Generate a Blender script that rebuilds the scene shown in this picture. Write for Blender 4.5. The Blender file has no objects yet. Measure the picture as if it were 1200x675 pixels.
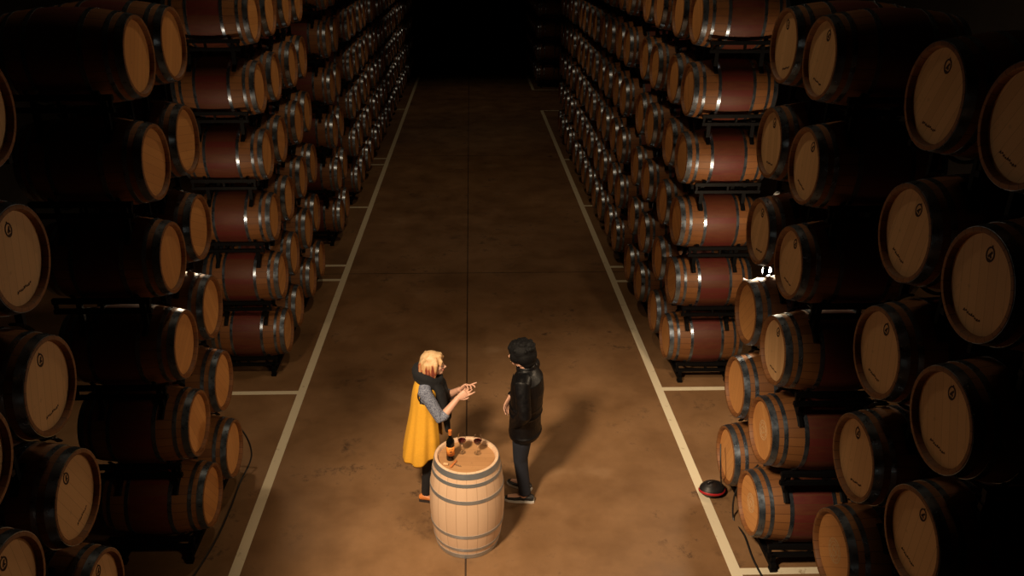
import bpy, math, random
from mathutils import Vector, Matrix, Euler
random.seed(7)
PI = math.pi
C = bpy.context.scene.collection
R = math.radians

# ------------------------------------------------------------------ helpers
class MB:
    """collects verts / faces / material slots and links them as one mesh"""
    def __init__(self):
        self.v, self.f, self.m = [], [], []
        self.mat = 0
    def add(self, vs, fs):
        o = len(self.v)
        self.v += [tuple(p) for p in vs]
        for f in fs:
            self.f.append(tuple(i + o for i in f)); self.m.append(self.mat)
    def box(self, x0, y0, z0, x1, y1, z1):
        vs = [(x0,y0,z0),(x1,y0,z0),(x1,y1,z0),(x0,y1,z0),(x0,y0,z1),(x1,y0,z1),(x1,y1,z1),(x0,y1,z1)]
        self.add(vs, [(0,3,2,1),(4,5,6,7),(0,1,5,4),(1,2,6,5),(2,3,7,6),(3,0,4,7)])
    def lathe(self, prof, n=40, axis='x', close=False, org=(0,0,0)):
        """prof: list of (axial, radius)"""
        vs, fs = [], []
        k = len(prof)
        for (a, r) in prof:
            for i in range(n):
                t = 2*PI*i/n
                c, s = r*math.cos(t), r*math.sin(t)
                p = (a, c, s) if axis == 'x' else (c, s, a)
                vs.append((p[0]+org[0], p[1]+org[1], p[2]+org[2]))
        rng = k if close else k-1
        for j in range(rng):
            for i in range(n):
                a, b = j*n+i, j*n+(i+1) % n
                c, d = ((j+1) % k)*n+(i+1) % n, ((j+1) % k)*n+i
                fs.append((a,b,c,d) if axis == 'x' else (a,b,c,d))
        if not close:
            if prof[0][1] > 1e-5: fs.append(tuple(range(n-1,-1,-1)))
            if prof[-1][1] > 1e-5: fs.append(tuple((k-1)*n+i for i in range(n)))
        self.add(vs, fs)
    def tube(self, pts, rad, n=8, side=None, cap=True):
        """pts: list of points, rad: number, or list of number / (a,b); side: direction of a"""
        pts = [Vector(p) for p in pts]
        k = len(pts)
        if not isinstance(rad, (list, tuple)): rad = [rad]*k
        vs, fs = [], []
        prev = None
        for j, p in enumerate(pts):
            t = (pts[min(j+1,k-1)] - pts[max(j-1,0)])
            if t.length < 1e-9: t = Vector((0,0,1))
            t.normalize()
            if side is not None: s = Vector(side)
            elif prev is not None: s = prev
            else: s = Vector((0,0,1)) if abs(t.z) < .9 else Vector((1,0,0))
            s = s - t*s.dot(t)
            if s.length < 1e-4:
                s = Vector((0,1,0)) - t*t.y
            s.normalize(); prev = s
            b = t.cross(s)
            r = rad[j]
            ra, rb = r if isinstance(r, (list,tuple)) else (r, r)
            for i in range(n):
                a = 2*PI*i/n
                vs.append(p + s*(ra*math.cos(a)) + b*(rb*math.sin(a)))
        for j in range(k-1):
            for i in range(n):
                fs.append((j*n+i, j*n+(i+1) % n, (j+1)*n+(i+1) % n, (j+1)*n+i))
        if cap:
            fs.append(tuple(range(n-1,-1,-1))); fs.append(tuple((k-1)*n+i for i in range(n)))
        self.add(vs, fs)
    def ball(self, c, r, nu=16, nv=10, rot=None):
        if not isinstance(r, (list,tuple)): r = (r,r,r)
        M = rot.to_matrix() if rot is not None else Matrix.Identity(3)
        c = Vector(c)
        vs, fs = [], []
        for j in range(1, nv):
            ph = PI*j/nv
            for i in range(nu):
                th = 2*PI*i/nu
                vs.append(c + M @ Vector((r[0]*math.sin(ph)*math.cos(th), r[1]*math.sin(ph)*math.sin(th), r[2]*math.cos(ph))))
        top = len(vs); vs.append(c + M @ Vector((0,0,r[2]))); vs.append(c + M @ Vector((0,0,-r[2])))
        for j in range(nv-2):
            for i in range(nu):
                fs.append((j*nu+i, (j+1)*nu+i, (j+1)*nu+(i+1) % nu, j*nu+(i+1) % nu))
        for i in range(nu):
            fs.append((top, i, (i+1) % nu)); fs.append((top+1, (nv-2)*nu+(i+1) % nu, (nv-2)*nu+i))
        self.add(vs, fs)
    def mesh(self, name, mats, smooth=True):
        me = bpy.data.meshes.new(name)
        me.from_pydata(self.v, [], self.f)
        if not isinstance(mats, (list,tuple)): mats = [mats]
        for m in mats: me.materials.append(m)
        me.polygons.foreach_set('material_index', self.m)
        if smooth:
            me.polygons.foreach_set('use_smooth', [True]*len(self.f))
            me.set_sharp_from_angle(angle=R(38))
        me.update()
        return me
    def build(self, name, mats, parent=None, smooth=True):
        return link(name, self.mesh(name, mats, smooth), parent)

def link(name, me, parent=None):
    o = bpy.data.objects.new(name, me); C.objects.link(o)
    if parent: o.parent = parent
    return o

def remesh(mb, name, mat, voxel, parent=None, smooth_it=3):
    """join everything in mb into one continuous surface"""
    tmp = mb.build('tmp', mat)
    r = tmp.modifiers.new('r', 'REMESH'); r.mode = 'VOXEL'; r.voxel_size = voxel; r.use_smooth_shade = True
    if smooth_it:
        s = tmp.modifiers.new('s', 'SMOOTH'); s.iterations = smooth_it; s.factor = .5
    dg = bpy.context.evaluated_depsgraph_get(); dg.update()
    me = bpy.data.meshes.new_from_object(tmp.evaluated_get(dg))
    me.name = name
    bpy.data.objects.remove(tmp)
    me.materials.clear(); me.materials.append(mat)
    me.polygons.foreach_set('use_smooth', [True]*len(me.polygons))
    return link(name, me, parent)

def tag(o, label, cat, group=None):
    o['label'] = label; o['category'] = cat
    if group: o['group'] = group
    return o
def empty(name, loc=(0,0,0), rz=0):
    o = bpy.data.objects.new(name, None); C.objects.link(o)
    o.location = loc; o.rotation_euler = (0,0,rz); o.empty_display_size = .1
    return o
def struct(o):
    o['kind'] = 'structure'; return o
def copy_tree(o, parent=None):
    c = o.copy(); C.objects.link(c)
    if parent: c.parent = parent
    for ch in list(o.children): copy_tree(ch, c)
    return c

# ------------------------------------------------------------------ materials
class NT:
    def __init__(self, name):
        self.m = bpy.data.materials.new(name); self.m.use_nodes = True
        self.t = self.m.node_tree; self.b = self.t.nodes['Principled BSDF']
    def n(self, typ, **kw):
        nd = self.t.nodes.new(typ)
        for k, v in kw.items(): setattr(nd, k, v)
        return nd
    def l(self, a, b): self.t.links.new(a, b)
    def math(self, op, a, b=None, c=None):
        nd = self.n('ShaderNodeMath', operation=op)
        for i, x in enumerate((a,b,c)):
            if x is None: continue
            if isinstance(x, (int,float)): nd.inputs[i].default_value = x
            else: self.l(x, nd.inputs[i])
        return nd.outputs[0]
    def mix(self, f, a, b, blend='MIX'):
        nd = self.n('ShaderNodeMix', data_type='RGBA', blend_type=blend)
        for s, x in ((nd.inputs[0], f), (nd.inputs[6], a), (nd.inputs[7], b)):
            if isinstance(x, (int,float)): s.default_value = x
            elif isinstance(x, tuple): s.default_value = (*x, 1)
            else: self.l(x, s)
        return nd.outputs[2]
    def noise(self, vec, scale, detail=4, rough=.55, w=None):
        nd = self.n('ShaderNodeTexNoise', noise_dimensions='4D' if w is not None else '3D')
        nd.inputs['Scale'].default_value = scale; nd.inputs['Detail'].default_value = detail
        nd.inputs['Roughness'].default_value = rough
        if vec is not None: self.l(vec, nd.inputs['Vector'])
        if w is not None: self.l(w, nd.inputs['W'])
        return nd.outputs[0]
    def ramp(self, f, stops):
        nd = self.n('ShaderNodeValToRGB')
        e = nd.color_ramp.elements
        while len(e) < len(stops): e.new(.5)
        for i, (p, c) in enumerate(stops):
            e[i].position = p; e[i].color = (*c, 1)
        self.l(f, nd.inputs[0]); return nd.outputs[0]
    def maprange(self, f, a, b, c=0, d=1):
        nd = self.n('ShaderNodeMapRange', interpolation_type='SMOOTHSTEP')
        self.l(f, nd.inputs[0])
        for i, x in enumerate((a,b,c,d)): nd.inputs[i+1].default_value = x
        return nd.outputs[0]
    def obj(self): return self.n('ShaderNodeTexCoord').outputs['Object']
    def sep(self, v):
        nd = self.n('ShaderNodeSeparateXYZ'); self.l(v, nd.inputs[0]); return nd.outputs
    def comb(self, x, y, z):
        nd = self.n('ShaderNodeCombineXYZ')
        for i, q in enumerate((x,y,z)):
            if isinstance(q, (int,float)): nd.inputs[i].default_value = q
            else: self.l(q, nd.inputs[i])
        return nd.outputs[0]
    def rnd(self): return self.n('ShaderNodeObjectInfo').outputs['Random']
    def set(self, col=None, rough=None, metal=None, bump=None, bstr=.2, spec=None):
        if col is not None:
            if isinstance(col, tuple): self.b.inputs['Base Color'].default_value = (*col, 1)
            else: self.l(col, self.b.inputs['Base Color'])
        if rough is not None:
            if isinstance(rough, (int,float)): self.b.inputs['Roughness'].default_value = rough
            else: self.l(rough, self.b.inputs['Roughness'])
        if metal is not None: self.b.inputs['Metallic'].default_value = metal
        if spec is not None: self.b.inputs['Specular IOR Level'].default_value = spec
        if bump is not None:
            nd = self.n('ShaderNodeBump'); nd.inputs['Strength'].default_value = bstr
            nd.inputs['Distance'].default_value = .01
            self.l(bump, nd.inputs['Height']); self.l(nd.outputs[0], self.b.inputs['Normal'])
        return self.m

def simple(name, col, rough=.5, metal=0, noise=0, scale=20):
    t = NT(name)
    if noise:
        f = t.noise(t.obj(), scale)
        c = t.mix(f, tuple(x*(1-noise) for x in col), tuple(min(1, x*(1+noise)) for x in col))
        return t.set(c, rough, metal)
    return t.set(col, rough, metal)

def stave_material(name, c_lo, c_hi, stain, stain_amt, n=26, axis='x', rough=.6):
    t = NT(name); v = t.obj(); s = t.sep(v)
    ax = s[0] if axis == 'x' else s[2]
    p, q = (s[1], s[2]) if axis == 'x' else (s[0], s[1])
    ang = t.math('ARCTAN2', p, q)
    u = t.math('MULTIPLY', t.math('ADD', ang, PI), n/(2*PI))
    cell = t.math('FLOOR', u); fr = t.math('FRACT', u)
    wn = t.n('ShaderNodeTexWhiteNoise', noise_dimensions='2D'); t.l(t.comb(cell, t.rnd(), 0), wn.inputs['Vector'])
    r = wn.outputs['Value']
    grain = t.noise(t.comb(t.math('MULTIPLY', ax, 2.0), t.math('MULTIPLY', u, 3.0), t.rnd()), 3, 6, .6)
    col = t.mix(t.math('ADD', t.math('MULTIPLY', r, .55), t.math('MULTIPLY', grain, .45)), c_lo, c_hi)
    seam = t.math('LESS_THAN', t.math('ABSOLUTE', t.math('SUBTRACT', fr, .5)), .465)
    if stain_amt:
        wob = t.math('MULTIPLY', t.math('SUBTRACT', t.noise(v, 5), .5), .06)
        m = t.maprange(t.math('ADD', t.math('ABSOLUTE', ax), wob), .17, .185, 1, 0)
        amt = t.math('MULTIPLY', m, t.math('MULTIPLY', t.math('ADD', .58, t.math('MULTIPLY', r, .42)), t.math('ADD', stain_amt*.74, t.math('MULTIPLY', t.noise(t.comb(t.math('MULTIPLY', ax, 2.0), t.math('MULTIPLY', u, .6), t.rnd()), 4, 4), stain_amt*.7))))
        st = t.mix(r, tuple(x*.7 for x in stain), tuple(x*1.25 for x in stain))
        col = t.mix(amt, col, st)
    col = t.mix(seam, tuple(x*(.62 if stain_amt else .85) for x in c_lo), col)
    return t.set(col, rough, bump=seam, bstr=.15)

def head_material(name, c_lo, c_hi, n=8):
    t = NT(name); v = t.obj(); s = t.sep(v)
    a = t.math('MULTIPLY', t.math('SUBTRACT', t.rnd(), .5), .7)
    ca, sa = t.math('COSINE', a), t.math('SINE', a)
    yy = t.math('SUBTRACT', t.math('MULTIPLY', s[1], ca), t.math('MULTIPLY', s[2], sa))
    zz = t.math('ADD', t.math('MULTIPLY', s[1], sa), t.math('MULTIPLY', s[2], ca))
    u = t.math('MULTIPLY', t.math('ADD', yy, .3), n/.55)
    cell = t.math('FLOOR', u); fr = t.math('FRACT', u)
    wn = t.n('ShaderNodeTexWhiteNoise', noise_dimensions='2D'); t.l(t.comb(cell, t.rnd(), 0), wn.inputs['Vector'])
    r = wn.outputs['Value']
    grain = t.noise(t.comb(t.math('MULTIPLY', u, 6.0), t.math('MULTIPLY', zz, 3.0), t.math('MULTIPLY', t.rnd(), 9.0)), 2.5, 6, .6)
    col = t.mix(t.math('ADD', t.math('MULTIPLY', r, .5), t.math('MULTIPLY', grain, .5)), c_lo, c_hi)
    seam = t.math('LESS_THAN', t.math('ABSOLUTE', t.math('SUBTRACT', fr, .5)), .475)
    col = t.mix(seam, tuple(x*.86 for x in c_lo), col)
    blot = t.maprange(t.noise(v, 9, 3), .62, .72)
    col = t.mix(t.math('MULTIPLY', blot, .35), col, tuple(x*.45 for x in c_lo))
    return t.set(col, .55, bump=seam, bstr=.15)

M = {}
M['stave'] = stave_material('oak staves wine stained', (.15,.054,.014), (.27,.112,.032), (.095,.013,.009), 1.0)
M['stave_plain'] = stave_material('pale oak staves', (.60,.40,.26), (.72,.51,.345), (.2,.05,.04), 0, axis='z', n=22)
M['head'] = head_material('oak head', (.50,.22,.065), (.70,.35,.115))
M['head_pale'] = head_material('pale oak head', (.58,.34,.15), (.76,.48,.23))
M['lid'] = head_material('worn oak lid', (.34,.17,.07), (.48,.27,.12), n=9)
t = NT('galvanised hoop'); f = t.noise(t.obj(), 14, 5)
M['hoop'] = t.set(t.mix(f, (.12,.155,.205), (.29,.345,.42)), t.maprange(f, .3, .7, .24, .40), .92)
t = NT('new steel hoop'); f = t.noise(t.obj(), 14, 5)
M['hoop_new'] = t.set(t.mix(f, (.33,.37,.41), (.54,.57,.60)), .34, .75)
t = NT('black rack paint'); M['rack'] = t.set((.0035,.0035,.004), .6, 0, spec=.12)
M['stamp'] = simple('burnt stamp', (.05,.022,.012), .8)
M['emboss'] = simple('pale carved mark', (.62,.42,.22), .7)

# ------------------------------------------------------------------ the hall
t = NT('worn concrete'); v = t.obj(); s = t.sep(v)
big = t.noise(v, .35, 5, .6); mid = t.noise(v, 1.6, 6, .65); fine = t.noise(v, 14, 6, .7)
col = t.ramp(t.math('ADD', t.math('MULTIPLY', big, .5), t.math('MULTIPLY', mid, .5)), [(.30,(.12,.060,.025)), (.5,(.235,.128,.057)), (.72,(.345,.195,.092))])
col = t.mix(t.math('MULTIPLY', fine, .35), col, (.12,.07,.038))
blot = t.maprange(t.noise(v, 1.1, 7, .72), .58, .70)
col = t.mix(t.math('MULTIPLY', blot, .55), col, (.06,.033,.018))
scuff = t.math('MULTIPLY', t.maprange(t.noise(v, 3.2, 8, .8), .54, .64), t.maprange(t.noise(v, .55, 3), .46, .58))
col = t.mix(t.math('MULTIPLY', scuff, .75), col, (.035,.018,.010))
pale = t.maprange(t.noise(v, .8, 4, .6), .60, .75)
col = t.mix(t.math('MULTIPLY', pale, .35), col, (.36,.24,.14))
sx = t.math('LESS_THAN', t.math('ABSOLUTE', t.math('SUBTRACT', s[0], -.085)), .009)
yy = t.math('SUBTRACT', t.math('FRACT', t.math('DIVIDE', t.math('ADD', s[1], -12.52+8.0*6), 8.0)), 0)
sy = t.math('LESS_THAN', t.math('MULTIPLY', yy, 8.0), .022)
seam = t.math('MAXIMUM', sx, sy)
col = t.mix(t.math('MULTIPLY', seam, .85), col, (.018,.010,.006))
M['floor'] = t.set(col, t.maprange(mid, .3, .7, .42, .62), bump=fine, bstr=.06)
M['wall'] = simple('dark plaster', (.06,.05,.04), .9, 0, .3, 1.5)
t = NT('line paint'); f = t.noise(t.obj(), 7, 7, .75)
M['paint'] = t.set(t.mix(t.maprange(f, .58, .72), (.72,.65,.48), (.36,.28,.17)), .6)

b = MB(); b.box(-8,-4,-.1, 8,56,0); struct(b.build('floor', M['floor']))
b = MB(); b.box(-8,-4,9, 8,56,9.1); struct(b.build('ceiling', M['wall']))
b = MB(); b.box(-8.1,-4,0, -8,56,9); struct(b.build('wall_left', M['wall']))
b = MB(); b.box(8,-4,0, 8.1,56,9); struct(b.build('wall_right', M['wall']))
b = MB(); b.box(-8,56,0, 8,56.1,9); struct(b.build('wall_back', M['wall']))
b = MB(); b.box(-8,-4.1,0, 8,-4,9); struct(b.build('wall_front', M['wall']))
n_trim = [0]
def line(x0,y0,x1,y1,z=.002):
    n_trim[0] += 1
    b = MB(); b.box(x0,y0,0, x1,y1,z); struct(b.build('trim_%d' % n_trim[0], M['paint']))
line(-2.20, -3, -2.10, 55)
line(2.285, -3, 2.385, 26.5); line(2.285, 30.4, 2.385, 55)
for y in (8.67, 12.27, 12.91, 16.2, 19.68, 20.28, 26.8):
    line(-4.6, y-.04, -2.20, y+.04)
for y in (5.49, 8.66, 12.12, 12.75, 16.2, 20.08, 26.46, 30.44):
    line(2.385, y-.04, 4.8, y+.04)

# ------------------------------------------------------------------ barrels
HL, RB, RE = .47, .345, .288
def rad(a): return RE + (RB-RE)*(1-(abs(a)/HL)**2.0)
HOOPS = [(.004,.056), (.098,.130), (.262,.296)]
def stave_mesh(mb, n, axis, steps=14):
    pr = [(-HL+.04,.255), (-HL+.004,.262), (-HL,.266), (-HL,rad(HL)-.002)]
    for i in range(steps+1):
        a = -HL + 2*HL*i/steps
        pr.append((a*.998, rad(a)))
    pr += [(HL,rad(HL)-.002), (HL,.266), (HL-.004,.262), (HL-.04,.255)]
    vs = pr if axis == 'z' else pr
    mb.lathe(pr, n, axis, close=False)
def hoop_mesh(mb, a0, a1, n, axis, rivet=True):
    th = .0035
    pr = [(a0, rad(a0)-.001), (a0, rad(a0)+th), ((a0+a1)/2, rad((a0+a1)/2)+th), (a1, rad(a1)+th), (a1, rad(a1)-.001)]
    mb.lathe(pr, n, axis, close=True)
    if rivet:
        w = (a0+a1)/2; r = rad(w)+th
        for k, da in ((0,-.03), (1,.03)):
            ang = 1.2 + da
            p = (w, r*math.cos(ang), r*math.sin(ang)) if axis == 'x' else (r*math.cos(ang), r*math.sin(ang), w)
            mb.ball(p, .006, 6, 4)
def head_mesh(mb, sgn, n, axis):
    a0, a1 = sgn*(HL-.055), sgn*(HL-.033)
    mb.lathe([(a0,.250), (a1-sgn*.004,.259), (a1,.259), (a1,.0)], n, axis)

def stamp_mesh(kind):
    """marks burnt on the head, lying on its face (plane x = HL-.033)"""
    b = MB(); x = HL-.0325
    def stroke(p, q, w=.004):
        p, q = Vector(p), Vector(q); d = (q-p).normalized(); nn = Vector((-d.y, d.x))*w
        c = [p+nn, p-nn, q-nn, q+nn]
        vs = [(x+.0000, k.x, k.y) for k in c] + [(x+.0012, k.x, k.y) for k in c]
        b.add(vs, [(0,3,2,1),(4,5,6,7),(0,1,5,4),(1,2,6,5),(2,3,7,6),(3,0,4,7)])
    def ring(cy, cz, r, w=.004, n=20, a0=0, a1=2*PI, sq=1.0):
        for i in range(n):
            u, v2 = a0+(a1-a0)*i/n, a0+(a1-a0)*(i+1)/n
            stroke((cy+r*sq*math.cos(u), cz+r*math.sin(u)), (cy+r*sq*math.cos(v2), cz+r*math.sin(v2)), w)
    if kind == 'mark':
        ring(0, .165, .036, .0045, sq=.8)
        stroke((-.010,.150), (.012,.182), .006); stroke((.012,.150), (-.004,.170), .005)
        stroke((-.016,.138), (.016,.138), .004); stroke((0,.200), (0,.212), .004)
    elif kind == 'script':
        y = -.075
        for k in range(9):
            h = (.016,.010,.013,.009,.015,.011,.009,.014,.010)[k]
            z = -.172 + .0035*math.sin(k*1.7)
            stroke((y, z-h*.5), (y+.007, z+h*.5), .0022); stroke((y+.007, z+h*.5), (y+.011, z-h*.4), .0022)
            y += .0165
    else:
        ring(0, 0, .085, .0035, 26); ring(0, 0, .062, .003, 22)
        ring(-.012, .008, .028, .004, 12, .6, 5.2); ring(.018, -.012, .022, .004, 10, 3.6, 8.4)
        stroke((-.03,-.03), (.03,.035), .004)
        for k in range(12):
            a = 2*PI*k/12
            stroke((.068*math.cos(a), .068*math.sin(a)), (.079*math.cos(a), .079*math.sin(a)), .0035)
    return b.mesh('stamp', M['emboss'] if kind == 'emblem' else M['stamp'], False)

def barrel_meshes(n, sm, hm, axis='x', rivet=True):
    d = {}
    b = MB(); stave_mesh(b, n, axis); d['staves'] = b.mesh('staves', sm)
    d['hoops'] = []
    for sg in (1,-1):
        for h in HOOPS:
            b = MB(); a = sorted((sg*(HL-h[0]), sg*(HL-h[1]))); hoop_mesh(b, a[0], a[1], n, axis, rivet)
            d['hoops'].append(b.mesh('hoop', M['hoop']))
    d['heads'] = []
    for sg in (1,-1):
        b = MB(); head_mesh(b, sg, n, axis); d['heads'].append(b.mesh('head', hm))
    return d
near_set = barrel_meshes(48, M['stave'], M['head'])
pale_set = dict(near_set); 
pale_set['heads'] = []
for sg in (1,-1):
    b = MB(); head_mesh(b, sg, 48, 'x'); pale_set['heads'].append(b.mesh('head', M['head_pale']))
mid_set = barrel_meshes(32, M['stave'], M['head'], rivet=False)
STAMP = {'mark': stamp_mesh('mark'), 'script': stamp_mesh('script'), 'emblem': stamp_mesh('emblem')}

def assemble(d, stamp=None):
    root = empty('wine_barrel')
    kids = [link('staves', d['staves'], root)] + [link('hoop', h, root) for h in d['hoops']]
    hd = [link('head', h, root) for h in d['heads']]
    for k in kids + hd: k.location = (0,0,RB)
    if stamp:
        for st in stamp: link('lettering' if st == 'script' else 'stamp', STAMP[st], hd[0])
    return root
def far_mesh(n):
    b = MB(); b.mat = 0; stave_mesh(b, n, 'x', 8)
    b.mat = 1
    for sg in (1,-1):
        for h in HOOPS:
            a = sorted((sg*(HL-h[0]), sg*(HL-h[1]))); hoop_mesh(b, a[0], a[1], n, 'x', False)
    b.mat = 2
    for sg in (1,-1): head_mesh(b, sg, n, 'x')
    return b
FAR = far_mesh(24).mesh('wine_barrel', [M['stave'], M['hoop'], M['head']])

PITCH, Z1 = .787, .48
def lvl(k): return Z1 + PITCH*(k-1)
ORD = ['', 'first', 'second', 'third', 'fourth', 'fifth', 'topmost']
COLN = ['nearest', 'second nearest', 'third nearest', 'fourth nearest']
protos = {}
def place_barrel(kind, face, y, k, label, group, front_sign, roll):
    """front_sign: +1 when the head looks to +x"""
    zc = lvl(k) - RB
    xc = face - front_sign*HL
    rz = 0 if front_sign > 0 else PI
    if kind == 'far':
        o = link('wine_barrel', FAR); o.location = (xc, y, lvl(k)); o.rotation_euler = (roll, 0, rz)
    else:
        if kind not in protos:
            o = protos[kind] = assemble({'near': near_set, 'pale': pale_set, 'marked': pale_set, 'emblem': near_set, 'mid': mid_set}[kind],
                                        {'near': None, 'pale': None, 'marked': ['mark', 'script'], 'emblem': ['emblem'], 'mid': None}[kind])
        else:
            o = copy_tree(protos[kind])
        o.location = (xc, y, zc); o.rotation_euler = (0, 0, rz)
        for ch in o.children: ch.rotation_euler = (roll, 0, 0)
    tag(o, label, 'barrel', group)
    return o

# ------------------------------------------------------------------ racks
def rack_parts(dy, bottom):
    """steel cradle for two barrels lying along x; origin = under the pair, at the barrels' lowest line; returns list of (name, MB)"""
    out = []
    clear = .013
    for sx in (-.25, .25):
        b = MB()
        r = rad(sx) + .014 + clear
        zc = RB
        for sy in (-1, 1):                                  # saddles under the two barrels
            pts = [(sx, sy*dy + r*math.sin(a), zc - r*math.cos(a)) for a in [R(q) for q in range(-56, 57, 8)]]
            b.tube(pts, [(.020,.010)]*len(pts), 6, side=(1,0,0))
        zl = zc - r*math.cos(R(56))
        yi = dy - r*math.sin(R(56))
        b.box(sx-.02, -yi-.01, zl-.014, sx+.02, yi+.01, zl+.014)
        if bottom:
            for yy in (-dy-r*math.sin(R(56)), -0.0, dy+r*math.sin(R(56))):
                b.box(sx-.02, yy-.02, 0, sx+.02, yy+.02, 0) if False else None
        out.append(('cradle', b))
    if bottom:
        zb = -(Z1-RB)
        for sx in (-.30, .30):
            b = MB()
            b.box(sx-.025, -dy-.36, zb+.03, sx+.025, dy+.36, zb+.075)
            for yy in (-dy-.34, dy+.34): b.box(sx-.03, yy-.03, zb, sx+.03, yy+.03, zb+.03)
            out.append(('foot_beam', b))
    else:
        for sx in (-.25, .25):                              # shoes standing on the barrels below
            for sy in (-1, 1):
                r = rad(sx) + .014 + clear
                zc = RB - PITCH
                for a0, a1 in ((-52,-20), (20,52)):
                    b = MB()
                    n = 5
                    pts = [(sx, sy*dy + r*math.sin(R(a0+(a1-a0)*i/n)), zc + r*math.cos(R(a0+(a1-a0)*i/n))) for i in range(n+1)]
                    b.tube(pts, [(.026,.010)]*len(pts), 6, side=(1,0,0))
                    aa = R(36 if a0 > 0 else -36)
                    p0 = (sx, sy*dy + r*math.sin(aa), zc + r*math.cos(aa))
                    r2 = rad(sx) + .014 + clear
                    b.box(sx-.022, p0[1]-.016, p0[2], sx+.022, p0[1]+.016, RB - r2*math.cos(math.asin(min(.99, abs(p0[1]-sy*dy)/r2))))
                    out.append(('foot_pad', b))
    for yy in (-dy-.31, 0, dy+.31):                         # long bars tying the cradles
        b = MB()
        zl = .105 if not bottom else .105
        b.box(-.40, yy-.018, zl-.02, .36, yy+.018, zl+.02)
        b.box(-.40, yy-.018, zl-.105, .36, yy+.018, zl-.07)
        for xx in (-.38, -.02, .34): b.box(xx-.012, yy-.014, zl-.08, xx+.012, yy+.014, zl)
        if bottom:
            for xx in (-.30, .30): b.box(xx-.02, yy-.018, -(Z1-RB)+.07, xx+.02, yy+.018, zl-.08)
        out.append(('side_rail', b))
    return out
rack_cache = {}
def place_rack(kind, face, yc, dy, k, label, front_sign):
    key = (kind, round(dy,3), k == 1)
    xc = face - front_sign*HL; z = lvl(k) - RB; rz = 0 if front_sign > 0 else PI
    if key not in rack_cache:
        parts = rack_parts(dy, k == 1)
        if kind == 'far':
            b = MB()
            for _, q in parts: b.add(q.v, q.f)
            o = b.build('barrel_rack', M['rack'], None, False)
        else:
            o = empty('barrel_rack')
            for nm, q in parts: q.build(nm, M['rack'], o, False)
        rack_cache[key] = o
    else: o = copy_tree(rack_cache[key])
    o.location = (xc, yc, z); o.rotation_euler = (0,0,rz)
    tag(o, label, 'rack', 'black steel barrel racks')

# ------------------------------------------------------------------ the stacks
FX_R, FX_L = 2.49, -2.42
stacks = [
 ('front right stack', 2.50, -1, [(3.58,4.34),(5.84,6.58)], 'close'),
 ('second right stack', 2.47, -1, [(9.18,9.94),(10.98,11.74)], 'mid'),
 ('third right stack', 2.47, -1, [(13.08,13.83),(14.75,15.5)], 'far'),
 ('fourth right stack', 2.47, -1, [(16.5,17.25),(18.12,18.87)], 'far'),
 ('fifth right stack', 2.47, -1, [(20.1,20.85),(21.8,22.55)], 'far'),
 ('front left stack', -2.42, 1, [(3.28,4.04),(6.06,6.80)], 'close'),
 ('second left stack', -2.42, 1, [(9.45,10.22),(11.25,12.0)], 'mid'),
 ('third left stack', -2.42, 1, [(14.25,15.0)], 'mid'),
 ('fourth left stack', -2.42, 1, [(16.75,17.5),(18.55,19.3)], 'far'),
 ('fifth left stack', -2.42, 1, [(20.6,21.35),(22.4,23.15)], 'far'),
 ('sixth left stack', -2.42, 1, [(24.4,25.15),(26.1,26.85)], 'far'),
 ('seventh left stack', -2.42, 1, [(28.3,29.05),(30.0,30.75)], 'far'),
 ('eighth left stack', -2.42, 1, [(32.2,32.95),(33.9,34.65)], 'far'),
]
for name, face, fs, pairs, lod in stacks:
    ci = 0
    for pi, (ya, yb) in enumerate(pairs):
        pair_word = '' if len(pairs) == 1 else ('nearer ' if pi == 0 else 'farther ')
        for k in range(1, 7):
            place_rack('far' if lod == 'far' else 'near', face, (ya+yb)/2, (yb-ya)/2, k,
                ('black steel rack on the floor under the %spair of barrels, %s' % (pair_word, name)) if k == 1 else
                ('black steel rack under the %s pair of barrels, %sside of %s' % ({2:'second-level',3:'third-level',4:'fourth-level',5:'fifth-level',6:'topmost'}[k], pair_word, name)), fs)
        for y in (ya, yb):
            for k in range(1, 7):
                kind = 'far' if lod == 'far' else 'mid'
                what = 'oak wine barrel'
                if lod == 'close':
                    kind = 'near'
                    if 'right' in name:
                        if y < 5: kind, what = 'marked', 'stamped oak barrel'
                        if (ci == 2 and k <= 2) or (ci == 1 and k == 2): kind, what = 'emblem', 'carved oak barrel'
                        if ci == 2 and k > 2 or (ci == 3 and k > 3): kind, what = 'marked', 'stamped oak barrel'
                    elif y < 5: kind, what = 'marked', 'stamped oak barrel'
                lev = 'topmost' if k == 6 else ('resting lowest' if k == 1 else ORD[k] + ' from floor')
                col = COLN[ci] if len(pairs) > 1 else ['nearer', 'farther'][ci]
                place_barrel(kind, face + random.uniform(-.012,.012), y, k,
                    '%s, %s in %s column, %s' % (what, lev, col, name),
                    'wine barrels racked along the aisle', fs, random.uniform(-.35,.35) if kind in ('marked',) else random.uniform(-PI,PI)*.5)
            ci += 1

# the dim block beyond the right-hand passage
b = MB(); rk = MB()
src = far_mesh(16)
for c in range(8):
    y = 31.3 + c*.76 + (c//2)*.25
    for k in range(1, 7):
        o = len(b.v)
        b.v += [(2.5+HL-v[0], y-v[1], lvl(k)+v[2]) for v in src.v]
        b.f += [tuple(i+o for i in f) for f in src.f]; b.m += src.m
        if c % 2 == 0:
            for _, q in rack_parts(.38, k == 1):
                rk.add([(2.5+HL-v[0], y+.38-v[1], lvl(k)-RB+v[2]) for v in q.v], q.f)
o = b.build('wine_barrel', [M['stave'], M['hoop'], M['head']]); o['kind'] = 'stuff'
tag(o, 'dim block of racked barrels far down the right side, beyond the passage', 'barrels')
o = rk.build('barrel_rack', M['rack'], None, False); o['kind'] = 'stuff'
tag(o, 'dark racks under the dim barrel block far down the right side', 'racks')

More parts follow.
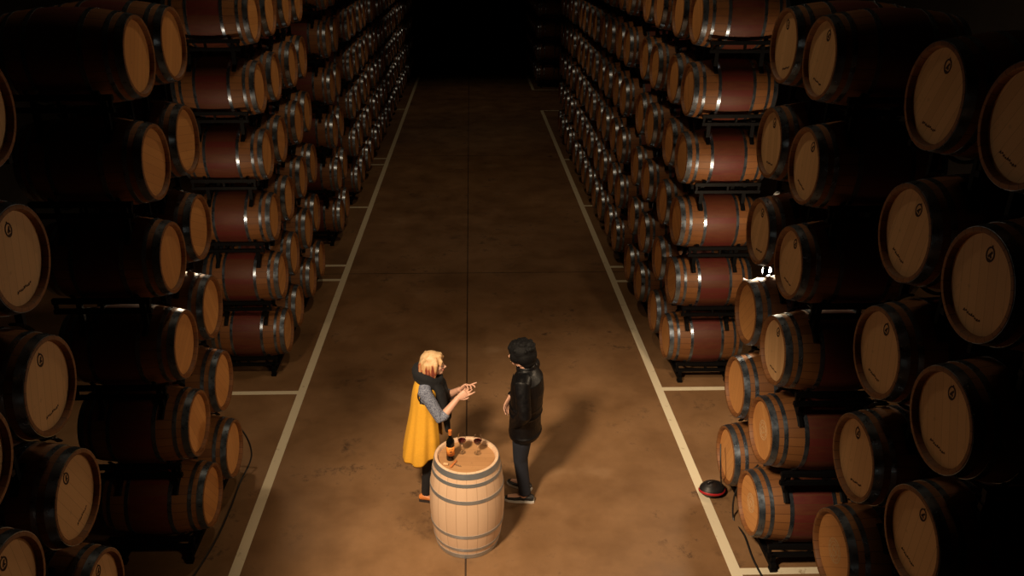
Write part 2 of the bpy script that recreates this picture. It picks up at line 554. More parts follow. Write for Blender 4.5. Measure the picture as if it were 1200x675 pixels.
# ------------------------------------------------------------------ the standing barrel and what is on it
BX, BY = -.068, 5.995
root = empty('standing_barrel', (BX, BY, 0))
tag(root, 'pale oak barrel standing upright on the aisle floor as a table between two people', 'barrel')
d = barrel_meshes(64, M['stave_plain'], M['lid'], 'z')
for nm, me in [('staves', d['staves'])] + [('hoop', h) for h in d['hoops']]:
    o = link(nm, me, root); o.location = (0,0,HL)
    if nm == 'hoop': me.materials.clear(); me.materials.append(M['hoop_new'])
t = NT('lid'); 
# lid planks lie in the xy plane: turn the disc's own x-axis version on end
for sg in (1,-1):
    b = MB(); head_mesh(b, sg, 64, 'x')
    o = b.build('head', M['lid'], root); o.location = (0,0,HL); o.rotation_euler = (0, -PI/2, 0)
TOP = 2*HL - .032

M['bottle'] = simple('dark bottle glass', (.003,.003,.003), .10)
M['capsule'] = simple('orange capsule', (.55,.16,.03), .35)
M['label'] = simple('orange label', (.78,.27,.04), .6, 0, .15, 30)
M['label_dark'] = simple('label print', (.10,.03,.02), .6)
def bottle(x, y):
    r = empty('wine_bottle', (x,y,TOP)); tag(r, 'dark wine bottle with orange label and capsule on the standing barrel', 'bottle')
    b = MB(); b.lathe([(.0,.030),(.002,.036),(.02,.0375),(.185,.0375),(.205,.034),(.222,.022),(.235,.0155),(.262,.0145)], 28, 'z'); b.build('glass_body', M['bottle'], r)
    b = MB(); b.lathe([(.258,.0152),(.262,.0160),(.292,.0155),(.296,.0165),(.306,.0165),(.308,.0)], 24, 'z'); b.build('capsule', M['capsule'], r)
    b = MB()
    n = 14; vs = []; fs = []
    for z in (.055,.145):
        for i in range(n+1):
            a = R(-100) + R(20) + R(-75) + R(150)*i/n
            vs.append((.0382*math.cos(a), .0382*math.sin(a), z))
    for i in range(n): fs.append((i, i+1, n+2+i, n+1+i))
    b.add(vs, fs); lb = b.build('label', M['label'], r)
    so = lb.modifiers.new('s', 'SOLIDIFY'); so.thickness = .0006
    b = MB()
    for (z, w, h) in ((.125,.5,.004), (.100,.32,.010), (.078,.42,.003), (.068,.36,.003)):
        for i in range(6):
            a0, a1 = R(-80) - w + 2*w*i/6, R(-80) - w + 2*w*(i+.72)/6
            q = [(.0389*math.cos(a), .0389*math.sin(a)) for a in (a0,a1)]
            b.add([(q[0][0],q[0][1],z-h), (q[1][0],q[1][1],z-h), (q[1][0],q[1][1],z+h), (q[0][0],q[0][1],z+h)], [(0,1,2,3)])
    b.build('label_print', M['label_dark'], lb)
bottle(-.212, 5.975)

t = NT('clear glass'); t.b.inputs['Transmission Weight'].default_value = 1; t.b.inputs['IOR'].default_value = 1.45
M['glass'] = t.set((1,1,1), .01)
t = NT('red wine'); t.b.inputs['Transmission Weight'].default_value = .3
M['wine'] = t.set((.10,.006,.012), .05)
def glass(x, y, label):
    r = empty('wine_glass', (x,y,TOP)); tag(r, label, 'glass', 'wine glasses on the standing barrel')
    b = MB(); b.lathe([(0,.034),(.002,.034),(.006,.006),(.012,.0045),(.085,.0042),(.092,.008)], 24, 'z'); b.build('stem', M['glass'], r)
    pr = [(.090,.004),(.097,.020),(.112,.033),(.135,.0395),(.160,.037),(.195,.030)]
    pi = [(z+.0015 if i == 0 else z, q-.0014) for i, (z, q) in enumerate(pr)][::-1]
    b = MB(); b.lathe(pr+pi, 28, 'z', close=False); b.build('bowl', M['glass'], r)
    b = MB(); b.lathe([(.0935,.001),(.0975,.0175),(.112,.0308),(.132,.0372),(.1345,.0375),(.135,.0)], 28, 'z'); b.build('wine', M['wine'], r)
glass(-.110, 6.075, 'wine glass with red wine on the barrel, next to the dark bottle')
glass(.034, 6.06, 'wine glass with red wine on the barrel, farther from the bottle')

M['wood_handle'] = simple('orange wood handle', (.50,.17,.05), .45, 0, .3, 40)
M['steel'] = simple('bright steel', (.6,.6,.6), .25, 1)
M['cork'] = simple('cork', (.58,.38,.2), .85, 0, .3, 90)
r = empty('corkscrew', (-.185, 5.885, TOP), R(62)); tag(r, 'corkscrew with orange wooden handle lying on the barrel in front of the bottle', 'corkscrew')
b = MB(); b.tube([(-.055,0,.012),(-.045,0,.012),(0,0,.012),(.045,0,.012),(.055,0,.012)], [.006,.011,.0095,.011,.006], 14); b.build('handle', M['wood_handle'], r)
b = MB(); b.tube([(0,0,.012),(0,-.02,.012)], .003, 8)
b.tube([(.006*math.cos(q*.6), -.02-.0014*q, .012+.006*math.sin(q*.6)) for q in range(42)], .0016, 6); b.build('worm', M['steel'], r)
b = MB(); b.tube([(-.022,0,.011),(-.02,0,.011),(.02,0,.011),(.022,0,.011)], [.009,.011,.0115,.010], 16)
o = b.build('cork', M['cork']); o.location = (-.252, 5.885, TOP); o.rotation_euler = (0,0,R(-12)); tag(o, 'pale cork lying on the barrel beside the corkscrew', 'cork')

# ------------------------------------------------------------------ people
M['skin'] = simple('skin', (.62,.36,.26), .5, 0, .06, 30)
M['skin_m'] = simple('skin warm', (.60,.34,.24), .5, 0, .06, 30)
M['eye'] = simple('eye white', (.75,.72,.68), .25)
M['iris'] = simple('iris', (.05,.03,.02), .2)
M['lip'] = simple('lips', (.50,.16,.14), .45)
t = NT('mustard wool'); f = t.noise(t.obj(), 60, 5, .7)
M['vest'] = t.set(t.mix(f, (.62,.30,.018), (.84,.45,.035)), .85, bump=f, bstr=.15)
M['black_knit'] = simple('black knit', (.0045,.005,.007), .9, 0, .4, 40)
t = NT('grey patterned shirt'); vo = t.n('ShaderNodeTexVoronoi'); vo.inputs['Scale'].default_value = 130; t.l(t.obj(), vo.inputs['Vector'])
M['shirt'] = t.set(t.ramp(vo.outputs['Distance'], [(.2,(.33,.36,.45)), (.45,(.19,.22,.30)), (.7,(.08,.09,.14))]), .8)
M['trousers'] = simple('black trousers', (.010,.010,.012), .75, 0, .3, 30)
M['tan_shoe'] = simple('tan leather', (.60,.20,.05), .45, 0, .2, 20)
M['dark_sole'] = simple('dark sole', (.03,.02,.015), .7)
t = NT('blonde and red hair'); v = t.obj(); s = t.sep(v)
st = t.noise(t.comb(t.math('MULTIPLY', s[0], 1.0), t.math('MULTIPLY', s[1], 1.0), t.math('MULTIPLY', s[2], .12)), 38, 4, .6)
M['hair_w'] = t.set(t.ramp(t.math('ADD', st, t.math('MULTIPLY', t.math('SUBTRACT', s[2], 1.535), 1.5)), [(.34,(.16,.035,.02)), (.43,(.36,.10,.045)), (.50,(.55,.33,.15)), (.68,(.66,.46,.25))]), .5, bump=st, bstr=.5)
t = NT('black hair'); M['hair_m'] = t.set((.003,.003,.0035), .7, bump=t.noise(t.obj(), 60, 4), bstr=.4, spec=.2)
t = NT('black leather'); f = t.noise(t.obj(), 26, 5, .65)
M['leather'] = t.set((.0028,.0028,.0038), t.maprange(f, .3, .7, .36, .55), bump=t.noise(t.obj(), 9, 4), bstr=.5, spec=.3)
M['denim'] = simple('dark navy denim', (.008,.011,.021), .85, 0, .35, 60)
M['black_shoe'] = simple('black shoe', (.012,.012,.013), .5)
M['white_sole'] = simple('white sole', (.62,.60,.56), .6)

def ellip_tube(mb, rows, n=24):
    """rows: (x, y, z, rx, ry): horizontal elliptical rings stacked upward"""
    mb.tube([(q[0],q[1],q[2]) for q in rows], [(q[3],q[4]) for q in rows], n, side=(1,0,0))

def hand(mb, wrist, d, up, thumb_side, curls, spread=.10, L=1.0):
    """wrist point; d: direction of the fingers; up: back of the hand; thumb_side: +1 when the thumb leaves towards d x up"""
    d = Vector(d).normalized(); up = Vector(up); up = (up - d*up.dot(d)).normalized()
    s = d.cross(up)*thumb_side                              # towards the thumb
    w = Vector(wrist)
    P = lambda a, b, c: w + d*(a*L) + s*(b*L) + up*(c*L)
    mb.tube([P(-.03,0,0), P(.005,0,0), P(.04,0,.002), P(.075,0,.003), P(.092,0,.001)], [(.024,.018),(.027,.017),(.037,.016),(.040,.0145),(.034,.011)], 12, side=s)
    lens = [(.043,.026,.020), (.047,.030,.021), (.044,.027,.020), (.034,.020,.018)]
    for i in range(4):
        off = .030 - .0200*i
        base = P(.086 - (.004 if i in (0,2) else .012 if i == 3 else 0), off, .001)
        ang = 0; p = base; pts = [P(.055, off*.9, 0), base]
        fd = (d + s*((1.5-i)*spread)).normalized()
        for j, l in enumerate(lens[i]):
            ang += curls[i]*(.7 if j == 0 else 1.0 if j == 1 else .8)
            dirv = fd*math.cos(ang) - up*math.sin(ang)
            p = p + dirv*(l*L); pts.append(p)
        rr = .0088 if i < 3 else .0076
        mb.tube(pts, [.009, rr*1.08, rr, rr*.93, rr*.7], 8)
    tp = [P(.012,.020,-.002), P(.038,.043,-.008), P(.064,.054,-.014), P(.086,.052,-.020)]
    mb.tube(tp, [.013,.0115,.010,.0075], 8)

def head_shape(mb, c, yaw, s=1.0, pitch=0):
    """a head with brow, nose, lips, jaw, ears; c = centre of the skull; forward = +x turned by yaw"""
    E = Euler((0, pitch, yaw)); Rm = E.to_matrix(); c = Vector(c)
    P = lambda x, y, z: c + Rm @ (Vector((x,y,z))*s)
    B = lambda p, r: mb.ball(P(*p), tuple(q*s for q in r), 20, 14, E)
    B((-.008,0,.030), (.094,.074,.088)); B((.020,0,-.030), (.070,.060,.075)); B((.050,0,-.078), (.036,.036,.026))
    B((.066,0,-.090), (.018,.020,.015)); B((.066,0,.020), (.026,.052,.020))
    for sy in (1,-1):
        B((.052,sy*.040,-.022), (.026,.020,.022)); B((-.008,sy*.076,-.008), (.018,.008,.031)); B((-.010,sy*.050,-.062), (.045,.014,.030))
        B((.078,sy*.030,.016), (.010,.018,.006))
    mb.tube([P(.084,0,.012), P(.098,0,-.010), P(.112,0,-.026), P(.100,0,-.036)], [.009*s,.010*s,.013*s,.009*s], 10)
    for sy in (1,-1): B((.096,sy*.011,-.032), (.010,.008,.007))
    B((.082,0,-.052), (.011,.022,.0055)); B((.080,0,-.063), (.012,.020,.0065))
    return P, E

def face_bits(P, E, s, root):
    for sy in (1,-1):
        b = MB(); b.ball(P(.076,sy*.030,.000), (.012*s,.013*s,.009*s), 14, 10, E); e = b.build('eye', M['eye'], root)
        b = MB(); b.ball(P(.0855,sy*.031,.000), (.0035*s,.0055*s,.0055*s), 10, 8, E); b.build('iris', M['iris'], e)
        b = MB(); b.tube([P(.087,sy*.012,.022), P(.090,sy*.030,.027), P(.078,sy*.050,.022)], [.003*s,.004*s,.002*s], 8); b.build('eyebrow', M['brow'], root)
    b = MB(); b.tube([P(.086,-.021,-.056), P(.0905,-.008,-.0525), P(.0905,.008,-.0525), P(.086,.021,-.056)], [.002*s,.0052*s,.0052*s,.002*s], 8)
    b.tube([P(.086,-.019,-.058), P(.0900,-.007,-.0630), P(.0900,.007,-.0630), P(.086,.019,-.058)], [.002*s,.0056*s,.0056*s,.002*s], 8); b.build('lips', M['lip'], root)
M['brow'] = simple('brow hair', (.10,.05,.025), .7)

def shoe(mb_u, mb_s, heel, toe, h=.075, w=.045):
    heel, toe = Vector((*heel,0)), Vector((*toe,0)); L = toe-heel; dn = L.normalized(); sd = Vector((-dn.y, dn.x, 0))
    rows = [(-.01,.032,.05,.042), (.08,.040,.062,.060), (.25,.042,.070,.068), (.45,.043,.055,.050), (.65,.047,.042,.036), (.85,.042,.034,.028), (1.0,.022,.026,.018)]
    mb_u.tube([heel+L*a+Vector((0,0,.018+hh*.5)) for a, ww, _, hh in rows], [(ww*w/.045, hh*.55) for a, ww, _, hh in rows], 16, side=sd)
    pts = [(-.04,.026), (.05,.036), (.3,.036), (.6,.044), (.85,.042), (1.0,.026), (1.04,.008)]
    vs, fs = [], []
    n = len(pts)
    for z in (.0, .022):
        for a, ww in pts: vs.append(heel+L*a+sd*ww*w/.043+Vector((0,0,z)))
        for a, ww in pts[::-1]: vs.append(heel+L*a-sd*ww*w/.043+Vector((0,0,z)))
    m = 2*n
    fs = [tuple(range(m-1,-1,-1)), tuple(range(m,2*m))] + [(i,(i+1) % m, m+(i+1) % m, m+i) for i in range(m)]
    mb_s.add(vs, fs)

# ---- woman in the yellow vest, in profile, facing the man (+x)
W = empty('person', (-.462, 6.62, 0), R(-4))
tag(W, 'blonde woman in yellow sleeveless vest and black scarf, gesturing with both hands', 'person')
b = MB()
ellip_tube(b, [(0,0,.80,.085,.13),(0,0,.90,.10,.155),(0,0,1.04,.085,.125),(.005,0,1.20,.095,.145),(.01,0,1.31,.085,.16),(.012,0,1.37,.055,.10),(.02,0,1.40,.045,.055)])
b.tube([(.015,0,1.36),(.035,0,1.41),(.06,0,1.47)], [.052,.047,.05], 14)
for sy in (1,-1):
    hip, kn, an = (0,sy*.075,.84), (.02 if sy < 0 else .035,sy*.075,.47), (-.02 if sy < 0 else .03,sy*.075,.09)
    b.tube([hip, (.012,sy*.078,.66), kn, (-.005+.5*(an[0]+.02),sy*.075,.32), an, (an[0]+.02,sy*.075,.05)], [.085,.072,.052,.05,.035,.034], 14)
    b.tube([(an[0]-.03,sy*.075,.045),(an[0]+.06,sy*.078,.04),(an[0]+.14,sy*.08,.03)], [.03,.035,.025], 10)
RS, RE_, RW = (.015,-.175,1.325), (.165,-.205,1.055), (.325,-.115,1.235)
LS, LE, LW = (.015,.175,1.325), (.185,.195,1.065), (.335,.045,1.235)
for S_, E_, W_ in ((RS,RE_,RW),(LS,LE,LW)):
    S_, E_, W_ = Vector(S_), Vector(E_), Vector(W_)
    b.tube([S_+Vector((0,-S_.y*.35,.02)), S_, S_.lerp(E_,.5), E_], [.055,.052,.045,.040], 12)
    b.tube([S_.lerp(E_,.9), E_, E_.lerp(W_,.3), E_.lerp(W_,.75), W_], [.038,.040,.040,.031,.026], 12)
hand(b, RW, (.80,.20,.50), (.30,-.80,.45), 1, [.22,.55,.75,.9])
hand(b, LW, (.78,-.10,.62), (-.35,.75,.50), -1, [.08,.55,.8,.95])
P, E = head_shape(b, (.088,0,1.525), 0, .98, R(-2))
remesh(b, 'body', M['skin'], .0048, W, 2)
face_bits(P, E, .98, W)
# hair: cap, two side falls, back
b = MB()
b.ball(P(-.022,0,.046), (.108,.092,.095), 28, 18, E)
for sy in (1,-1):
    for k in range(7):
        a = k/6
        x0 = .018 - .095*a
        b.tube([P(x0+.018,sy*.055,.10), P(x0+.012,sy*.088,.03), P(x0-.004,sy*.094,-.05), P(x0-.012,sy*.086,-.095-.015*math.sin(k*2.1)), P(x0-.006,sy*.074,-.130-.015*math.sin(k*2.1))], [.018,.022,.024,.020,.006], 8)
for k in range(7):
    y = -.075+.025*k
    b.tube([P(-.07,y,.10), P(-.115,y,.03), P(-.120,y,-.06), P(-.105,y*.9,-.14), P(-.09,y*.8,-.18)], [.02,.025,.026,.02,.006], 8)
b.tube([P(.055,-.035,.085), P(.082,-.055,.055), P(.074,-.075,.015)], [.022,.018,.007], 8)
b.tube([P(.055,.035,.085), P(.082,.055,.055), P(.074,.075,.015)], [.022,.018,.007], 8)
b.tube([P(.03,-.06,.085), P(.066,-.02,.098), P(.066,.03,.095), P(.03,.06,.085)], [.02,.022,.022,.02], 8)
remesh(b, 'hair', M['hair_w'], .0065, W, 2)
# shirt: body and both sleeves to just past the elbow
b = MB()
ellip_tube(b, [(0,0,.84,.115,.17),(0,0,1.0,.105,.150),(.005,0,1.20,.112,.165),(.01,0,1.31,.10,.175),(.012,0,1.365,.068,.12)])
for S_, E_, W_ in ((RS,RE_,RW),(LS,LE,LW)):
    S_, E_, W_ = Vector(S_), Vector(E_), Vector(W_)
    b.tube([S_+Vector((0,-S_.y*.4,.015)), S_, S_.lerp(E_,.35), S_.lerp(E_,.7), E_, E_.lerp(W_,.12), E_.lerp(W_,.30)], [.062,.066,.062,.058,.056,.054,.050], 14)
remesh(b, 'shirt', M['shirt'], .0085, W, 3)
# trousers
b = MB()
ellip_tube(b, [(0,0,.78,.11,.16),(0,0,.88,.118,.172),(0,0,.97,.10,.145)])
for sy in (1,-1):
    kn, an = Vector((.02 if sy < 0 else .035,sy*.075,.47)), Vector((-.02 if sy < 0 else .03,sy*.075,.085))
    b.tube([(0,sy*.075,.84), (.012,sy*.078,.66), kn, kn.lerp(an,.5), an], [.097,.084,.064,.057,.048], 16)
remesh(b, 'trousers', M['trousers'], .009, W, 3)
for sy in (1,-1):
    x = -.02 if sy < 0 else .03
    u, so = MB(), MB(); shoe(u, so, (x-.06,sy*.075), (x+.165,sy*.095), w=.041)
    sh = u.build('shoe', M['tan_shoe'], W); so.build('sole', M['dark_sole'], sh)
# sleeveless vest, long and flared, open at the front, lower at the back
def vest():
    n, rows = 64, []
    spec = [(1.375,.066,.105,.004),(1.345,.098,.165,.006),(1.29,.122,.186,.006),(1.20,.135,.186,.0),(1.08,.142,.190,-.006),(.94,.160,.208,-.014),(.80,.182,.232,-.022),(.66,.200,.252,-.03),(.53,.215,.268,-.036)]
    vs, fs = [], []
    gap = R(30)
    for j, (z, rx, ry, cx) in enumerate(spec):
        u = j/(len(spec)-1)
        for i in range(n):
            a = gap + (2*PI-2*gap)*i/(n-1)
            fold = 1 + .055*u*u*math.sin(a*7+.6) + .03*u*math.sin(a*13+1.0)
            front = max(0, math.cos(a))
            zz = z + (front*.13 - max(0,-math.cos(a))*.012)*u**2
            vs.append((cx + rx*math.cos(a)*fold, ry*math.sin(a)*fold, zz))
    for j in range(len(spec)-1):
        for i in range(n-1):
            q = (j*n+i, j*n+i+1, (j+1)*n+i+1, (j+1)*n+i)
            c = sum((Vector(vs[p]) for p in q), Vector())/4
            ys = 1 if c.y > 0 else -1
            if ((c.x-.022)/.066)**2 + ((c.z-1.285)/.085)**2 < 1 and abs(c.y) > .08: continue   # armholes
            fs.append(q)
    b = MB(); b.add(vs, fs); o = b.build('vest', M['vest'], W)
    m = o.modifiers.new('s', 'SOLIDIFY'); m.thickness = .008; m.offset = 1
    m = o.modifiers.new('u', 'SUBSURF'); m.levels = 1; m.render_levels = 1
vest()
b = MB()                                                     # dark binding round the armholes
for sy in (1,-1):
    pts = []
    for i in range(25):
        a = 2*PI*i/24
        pts.append((.022+.068*math.cos(a), sy*(.188-.02*max(0,math.sin(a))**2), 1.285+.086*math.sin(a)))
    b.tube(pts, .006, 8, cap=False)
b.build('armhole_binding', M['black_knit'], W)
# scarf: thick loop round the neck and two long tails down the chest
b = MB()
loop = []
for i in range(21):
    a = 2*PI*i/20
    loop.append((.030+.108*math.cos(a), .108*math.sin(a), 1.420 - .055*math.cos(a) + .008*math.sin(3*a)))
b.tube(loop, [(.050,.040)]*21, 12, cap=False)
loop2 = [(p[0]*1.06-.002, p[1]*1.12, p[2]-.045) for p in loop]
b.tube(loop2, [(.036,.030)]*21, 12, cap=False)
for sy, zl in ((-1,.86), (1,.90)):
    b.tube([(.105,sy*.06,1.36), (.150,sy*.075,1.28), (.178,sy*.078,1.16), (.200,sy*.075,1.02), (.215,sy*.072,zl), (.216,sy*.072,zl-.012)],
           [(.062,.036),(.078,.044),(.084,.042),(.080,.036),(.072,.026),(.05,.010)], 16, side=(0,1,0))
remesh(b, 'scarf', M['black_knit'], .008, W, 3)

# ---- man in the black leather jacket, facing the woman (-x)
MR = R(163)
Mn = empty('person', (.50, 6.60, 0), MR)
tag(Mn, 'man with thick black hair, black leather jacket and dark jeans beside the standing barrel', 'person')
b = MB()
ellip_tube(b, [(0,0,.86,.10,.15),(0,0,.96,.11,.165),(0,0,1.12,.105,.155),(-.005,0,1.30,.115,.175),(-.005,0,1.41,.10,.185),(0,0,1.47,.06,.12)])
b.tube([(.0,0,1.44),(.01,0,1.50),(.03,-.004,1.57)], [.06,.056,.058], 14)
LK, LA = Vector((.02,.085,.50)), Vector((-.035,.085,.09))
RK, RA = Vector((.06,-.09,.50)), Vector((.03,-.10,.09))
for sy, kn, an in ((1,LK,LA),(-1,RK,RA)):
    b.tube([(0,sy*.09,.90),(kn.x*.5,sy*.09,.70), kn, kn.lerp(an,.35), an, (an.x+.02,an.y,.05)], [.09,.08,.058,.056,.038,.036], 14)
b.tube([(-.07,.074,.045),(.04,.09,.04),(.14,.106,.03)], [.032,.036,.026], 10)
b.tube([(.0,-.11,.045),(.09,-.132,.04),(.17,-.155,.03)], [.032,.036,.026], 10)
MLS, MLE, MLW = Vector((-.01,.215,1.415)), Vector((-.055,.280,1.13)), Vector((.070,.150,.925))
MRS, MRE, MRW = Vector((-.01,-.215,1.415)), Vector((.03,-.27,1.16)), Vector((.190,-.125,1.055))
for S_, E_, W_ in ((MLS,MLE,MLW),(MRS,MRE,MRW)):
    b.tube([S_+Vector((0,-S_.y*.4,.01)), S_, S_.lerp(E_,.5), E_], [.058,.056,.050,.045], 12)
    b.tube([S_.lerp(E_,.9), E_, E_.lerp(W_,.3), E_.lerp(W_,.75), W_], [.043,.045,.045,.034,.029], 12)
hand(b, MLW, (.25,-.90,-.30), (.75,.2,.30), -1, [.28,.34,.4,.45], L=1.08)
hand(b, MRW, (.30,.18,-.93), (.80,-.50,.25), 1, [.28,.34,.4,.45], L=1.08)
P, E = head_shape(b, (.062,-.004,1.610), R(-12), 1.04, R(6))
remesh(b, 'body', M['skin_m'], .0048, Mn, 2)
M['brow'] = M['hair_m']
face_bits(P, E, 1.04, Mn)
b = MB()
b.ball(P(-.026,0,.054), (.132,.120,.102), 28, 18, E)
b.ball(P(-.058,0,.010), (.102,.120,.105), 24, 16, E)
b.ball(P(-.080,0,-.050), (.066,.092,.062), 20, 12, E)
rr = random.Random(3)
for k in range(46):
    a = rr.uniform(-PI, PI); ph = rr.uniform(.05, 1.25)
    p = (-.030 + .122*math.sin(ph)*math.cos(a), .108*math.sin(ph)*math.sin(a), .050 + .094*math.cos(ph))
    if p[0] > .06 and p[2] < .07: continue
    b.ball(P(*p), rr.uniform(.018,.030), 10, 8)
for sy in (1,-1):
    b.ball(P(.010,sy*.090,.015), (.055,.026,.058), 14, 10, E)
b.ball(P(.070,0,.080), (.038,.078,.034), 16, 10, E)
remesh(b, 'hair', M['hair_m'], .007, Mn, 2)
# jacket
b = MB()
ellip_tube(b, [(0,0,.755,.150,.205),(0,0,.80,.156,.208),(0,0,.92,.150,.204),(-.008,0,1.08,.150,.208),(-.015,0,1.26,.158,.222),(-.015,0,1.38,.142,.228),(-.008,0,1.455,.095,.160),(-.005,0,1.485,.075,.10)], 32)
for S_, E_, W_ in ((MLS,MLE,MLW),(MRS,MRE,MRW)):
    b.tube([S_+Vector((0,-S_.y*.45,.015)), S_, S_.lerp(E_,.3), S_.lerp(E_,.7), E_, E_.lerp(W_,.25), E_.lerp(W_,.6), E_.lerp(W_,.9), E_.lerp(W_,.97)], [.075,.078,.074,.068,.066,.064,.056,.048,.046], 16)
    for q in (.35,.55,.75): 
        p = S_.lerp(E_,q); b.ball(p, (.078-.008*q,.078-.008*q,.02), 16, 8)
pts = [(.006+.078*math.cos(2*PI*i/20), .078*math.sin(2*PI*i/20), 1.490-.012*math.cos(2*PI*i/20)) for i in range(21)]
b.tube(pts, [(.030,.013)]*21, 10, side=(0,0,1), cap=False)
for z in (.80,1.02,1.10): 
    b.tube([(.0+-.004+.153*math.cos(2*PI*i/24), .207*math.sin(2*PI*i/24), z) for i in range(25)], .010, 8, cap=False)
remesh(b, 'jacket', M['leather'], .0085, Mn, 2)
b = MB(); b.tube([(.158,0,.80),(.152,0,.95),(.148,0,1.1),(.146,0,1.28),(.124,0,1.40)], [(.006,.004)]*5, 8, side=(0,1,0)); b.build('zip', M['steel'], Mn)
# jeans
b = MB()
ellip_tube(b, [(0,0,.80,.118,.172),(0,0,.92,.122,.18),(0,0,1.0,.11,.165)])
for sy, kn, an in ((1,LK,LA),(-1,RK,RA)):
    b.tube([(0,sy*.09,.88),(kn.x*.5,sy*.09,.70), kn, kn.lerp(an,.4), an+Vector((0,0,.005))], [.100,.092,.072,.066,.060], 16)
    b.ball(an+Vector((.005,0,.03)), (.066,.064,.022), 16, 8)
remesh(b, 'jeans', M['denim'], .009, Mn, 2)
for heel, toe in (((-.115,.065),(.165,.110)), ((-.05,-.095),(.205,-.165))):
    u, so = MB(), MB(); shoe(u, so, heel, toe, w=.047)
    sh = u.build('shoe', M['black_shoe'], Mn); so.build('sole', M['white_sole'], sh)

# ------------------------------------------------------------------ lamps, cables, bag
M['lamp_white'] = simple('white lamp housing', (.75,.75,.72), .4)
t = NT('lit lamp glass'); t.b.inputs['Emission Color'].default_value = (1,.93,.82,1); t.b.inputs['Emission Strength'].default_value = 30
M['lit'] = t.set((.9,.9,.9), .3)
def work_lamp(x, y, z, sx, label):
    r = empty('work_lamp', (x,y,z)); tag(r, label, 'lamp', 'work lamps clipped to the front racks')
    b = MB(); b.lathe([(-.05,.022),(-.045,.030),(.0,.032)], 20, 'z'); b.build('socket', M['lamp_white'], r)
    b = MB(); b.lathe([(.0,.028),(.02,.038),(.045,.044),(.065,.040),(.085,.024),(.092,.0)], 24, 'z'); b.build('bulb', M['lit'], r)
    b = MB(); b.tube([(0,0,-.045), (-sx*.05,-.05,-.05), (-sx*.16,-.15,-.02), (-sx*.31,-.24,.06)], .008, 8); b.build('arm', M['lamp_white'], r)
work_lamp(2.86, 7.12, 2.20, 1, 'white work lamp glowing behind the front right stack')
work_lamp(-2.98, 7.34, 2.16, -1, 'white work lamp glowing behind the front left stack')

M['rubber'] = simple('black cable', (.008,.008,.009), .5)
def cable(pts, label, r=.009):
    P4 = [Vector(p) for p in pts]; out = []
    for i in range(len(P4)-1):
        p0, p1, p2, p3 = P4[max(i-1,0)], P4[i], P4[i+1], P4[min(i+2,len(P4)-1)]
        for q in range(8):
            u = q/8
            out.append(.5*((2*p1)+(p2-p0)*u+(2*p0-5*p1+4*p2-p3)*u*u+(3*p1-p0-3*p2+p3)*u**3))
    out.append(P4[-1])
    b = MB(); b.tube(out, r, 8); tag(b.build('cable', M['rubber']), label, 'cable')
cable([(2.70,6.22,.62),(2.53,6.22,.34),(2.53,6.2,.012),(2.56,5.95,.010),(2.54,5.6,.010),(2.58,5.2,.010),(2.7,4.9,.010)], 'black cable running down to the floor in front of the front right stack')
cable([(-2.62,7.22,.55),(-2.44,7.18,.42),(-2.37,7.12,.16),(-2.44,6.85,.012),(-2.43,6.45,.010),(-2.44,6.0,.010),(-2.50,5.55,.010),(-2.6,5.1,.010)], 'black cable running along the floor in front of the front left stack')
cable([(2.452,6.60,.60),(2.44,6.50,.46),(2.45,6.46,.30),(2.47,6.47,.20)], 'thin black hose hanging across the lowest barrel head above the bag', .007)

M['bag'] = simple('black bag cloth', (.010,.009,.010), .5, 0, .3, 20)
M['red'] = simple('red cloth', (.42,.015,.022), .5)
r = empty('bag', (2.42, 6.58, .001), R(20)); tag(r, 'black rounded bag with a red band on the floor below the front right stack', 'bag')
b = MB(); b.ball((0,0,.070), (.135,.110,.070), 28, 16); b.ball((-.02,.0,.10), (.09,.08,.05), 24, 12); remesh(b, 'body', M['bag'], .009, r, 2)
b = MB(); b.tube([(.137*math.cos(a), .112*math.sin(a), .070+.010*math.sin(2*a)) for a in [R(150+q*14) for q in range(14)]], [(.014,.006)]*14, 8, side=(0,0,1)); b.build('band', M['red'], r)
b = MB(); b.tube([(-.07,0,.14),(-.065,0,.16),(-.03,0,.168),(.005,0,.16),(.01,0,.14)], [(.010,.004)]*5, 8, side=(0,1,0)); b.build('handle', M['bag'], r)

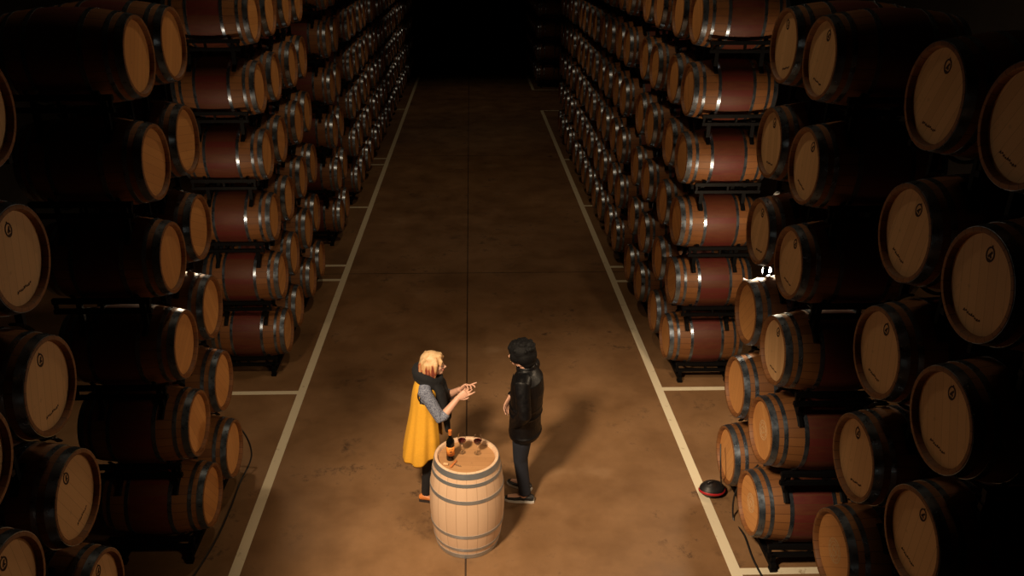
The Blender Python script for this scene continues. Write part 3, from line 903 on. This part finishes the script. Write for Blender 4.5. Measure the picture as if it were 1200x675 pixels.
# ------------------------------------------------------------------ light
def point(name, loc, e, col, r=.08):
    l = bpy.data.lights.new(name, 'POINT'); l.energy = e; l.color = col; l.shadow_soft_size = r
    o = bpy.data.objects.new(name, l); C.objects.link(o); o.location = loc; return o
def spot(name, loc, target, e, col, size, blend=.6, r=.1):
    l = bpy.data.lights.new(name, 'SPOT'); l.energy = e; l.color = col; l.spot_size = R(size); l.spot_blend = blend; l.shadow_soft_size = r
    o = bpy.data.objects.new(name, l); C.objects.link(o); o.location = loc
    o.rotation_euler = (Vector(target)-Vector(loc)).to_track_quat('-Z', 'Y').to_euler(); return o
WARM = (1,.71,.42)
point('lamp_light_right', (2.84, 7.32, 2.42), 88, (1,.73,.46), .06)
point('lamp_light_left', (-2.78, 7.42, 2.42), 36, (1,.73,.46), .06)
spot('unseen_aisle_spot', (-1.9, 2.0, 6.2), (.70, 5.95, .3), 3100, (1,.745,.49), 43, .75, .40)
spot('unseen_aisle_spot', (2.2, 1.6, 4.6), (-.55, 6.7, .5), 300, WARM, 46, .7, .3)  # weak unseen fill, added to brighten the left-hand barrel heads
spot('unseen_overhead_spot', (0, 9.8, 8.8), (0, 9.4, 0), 230, WARM, 116, .6, .3)  # soft overhead light added to lift the barrel heads facing the aisle
spot('unseen_overhead_spot', (0, 18, 8.8), (0, 18, 0), 170, WARM, 80, .8, .3)
spot('unseen_overhead_spot', (0, 27, 8.8), (0, 27, 0), 120, WARM, 80, .8, .3)
w = bpy.data.worlds.new('World'); bpy.context.scene.world = w; w.use_nodes = True
w.node_tree.nodes['Background'].inputs[0].default_value = (.9,.8,.7,1); w.node_tree.nodes['Background'].inputs[1].default_value = .002

# ------------------------------------------------------------------ camera (from the aisle's vanishing point)
F, H = 935.0, 5.2
a = Vector((550.5-572, -71.5-337.5, F)).normalized()          # aisle direction in camera axes (x right, y down, z forward)
up = Vector((0,-a.z,a.y)).normalized(); 
if up.y > 0: up = -up
rt = a.cross(up).normalized()
if rt.x < 0: rt = -rt
Wm = Matrix((rt, a, up))
cx = Wm @ Vector((1,0,0)); cy = -(Wm @ Vector((0,1,0))); cz = -(Wm @ Vector((0,0,1)))
cam = bpy.data.cameras.new('Camera'); co = bpy.data.objects.new('Camera', cam); C.objects.link(co)
Mx = Matrix((cx, cy, cz)).transposed().to_4x4(); Mx.translation = (0,0,H)
co.matrix_world = Mx
cam.sensor_width = 36; cam.lens = F/1200*36; cam.shift_x = 28/1200; cam.clip_end = 200
sc = bpy.context.scene
sc.camera = co
sc.view_settings.view_transform = 'Standard'; sc.view_settings.look = 'None'; sc.view_settings.gamma = 1
sc.view_settings.use_curve_mapping = False
sc.view_settings.exposure = 0
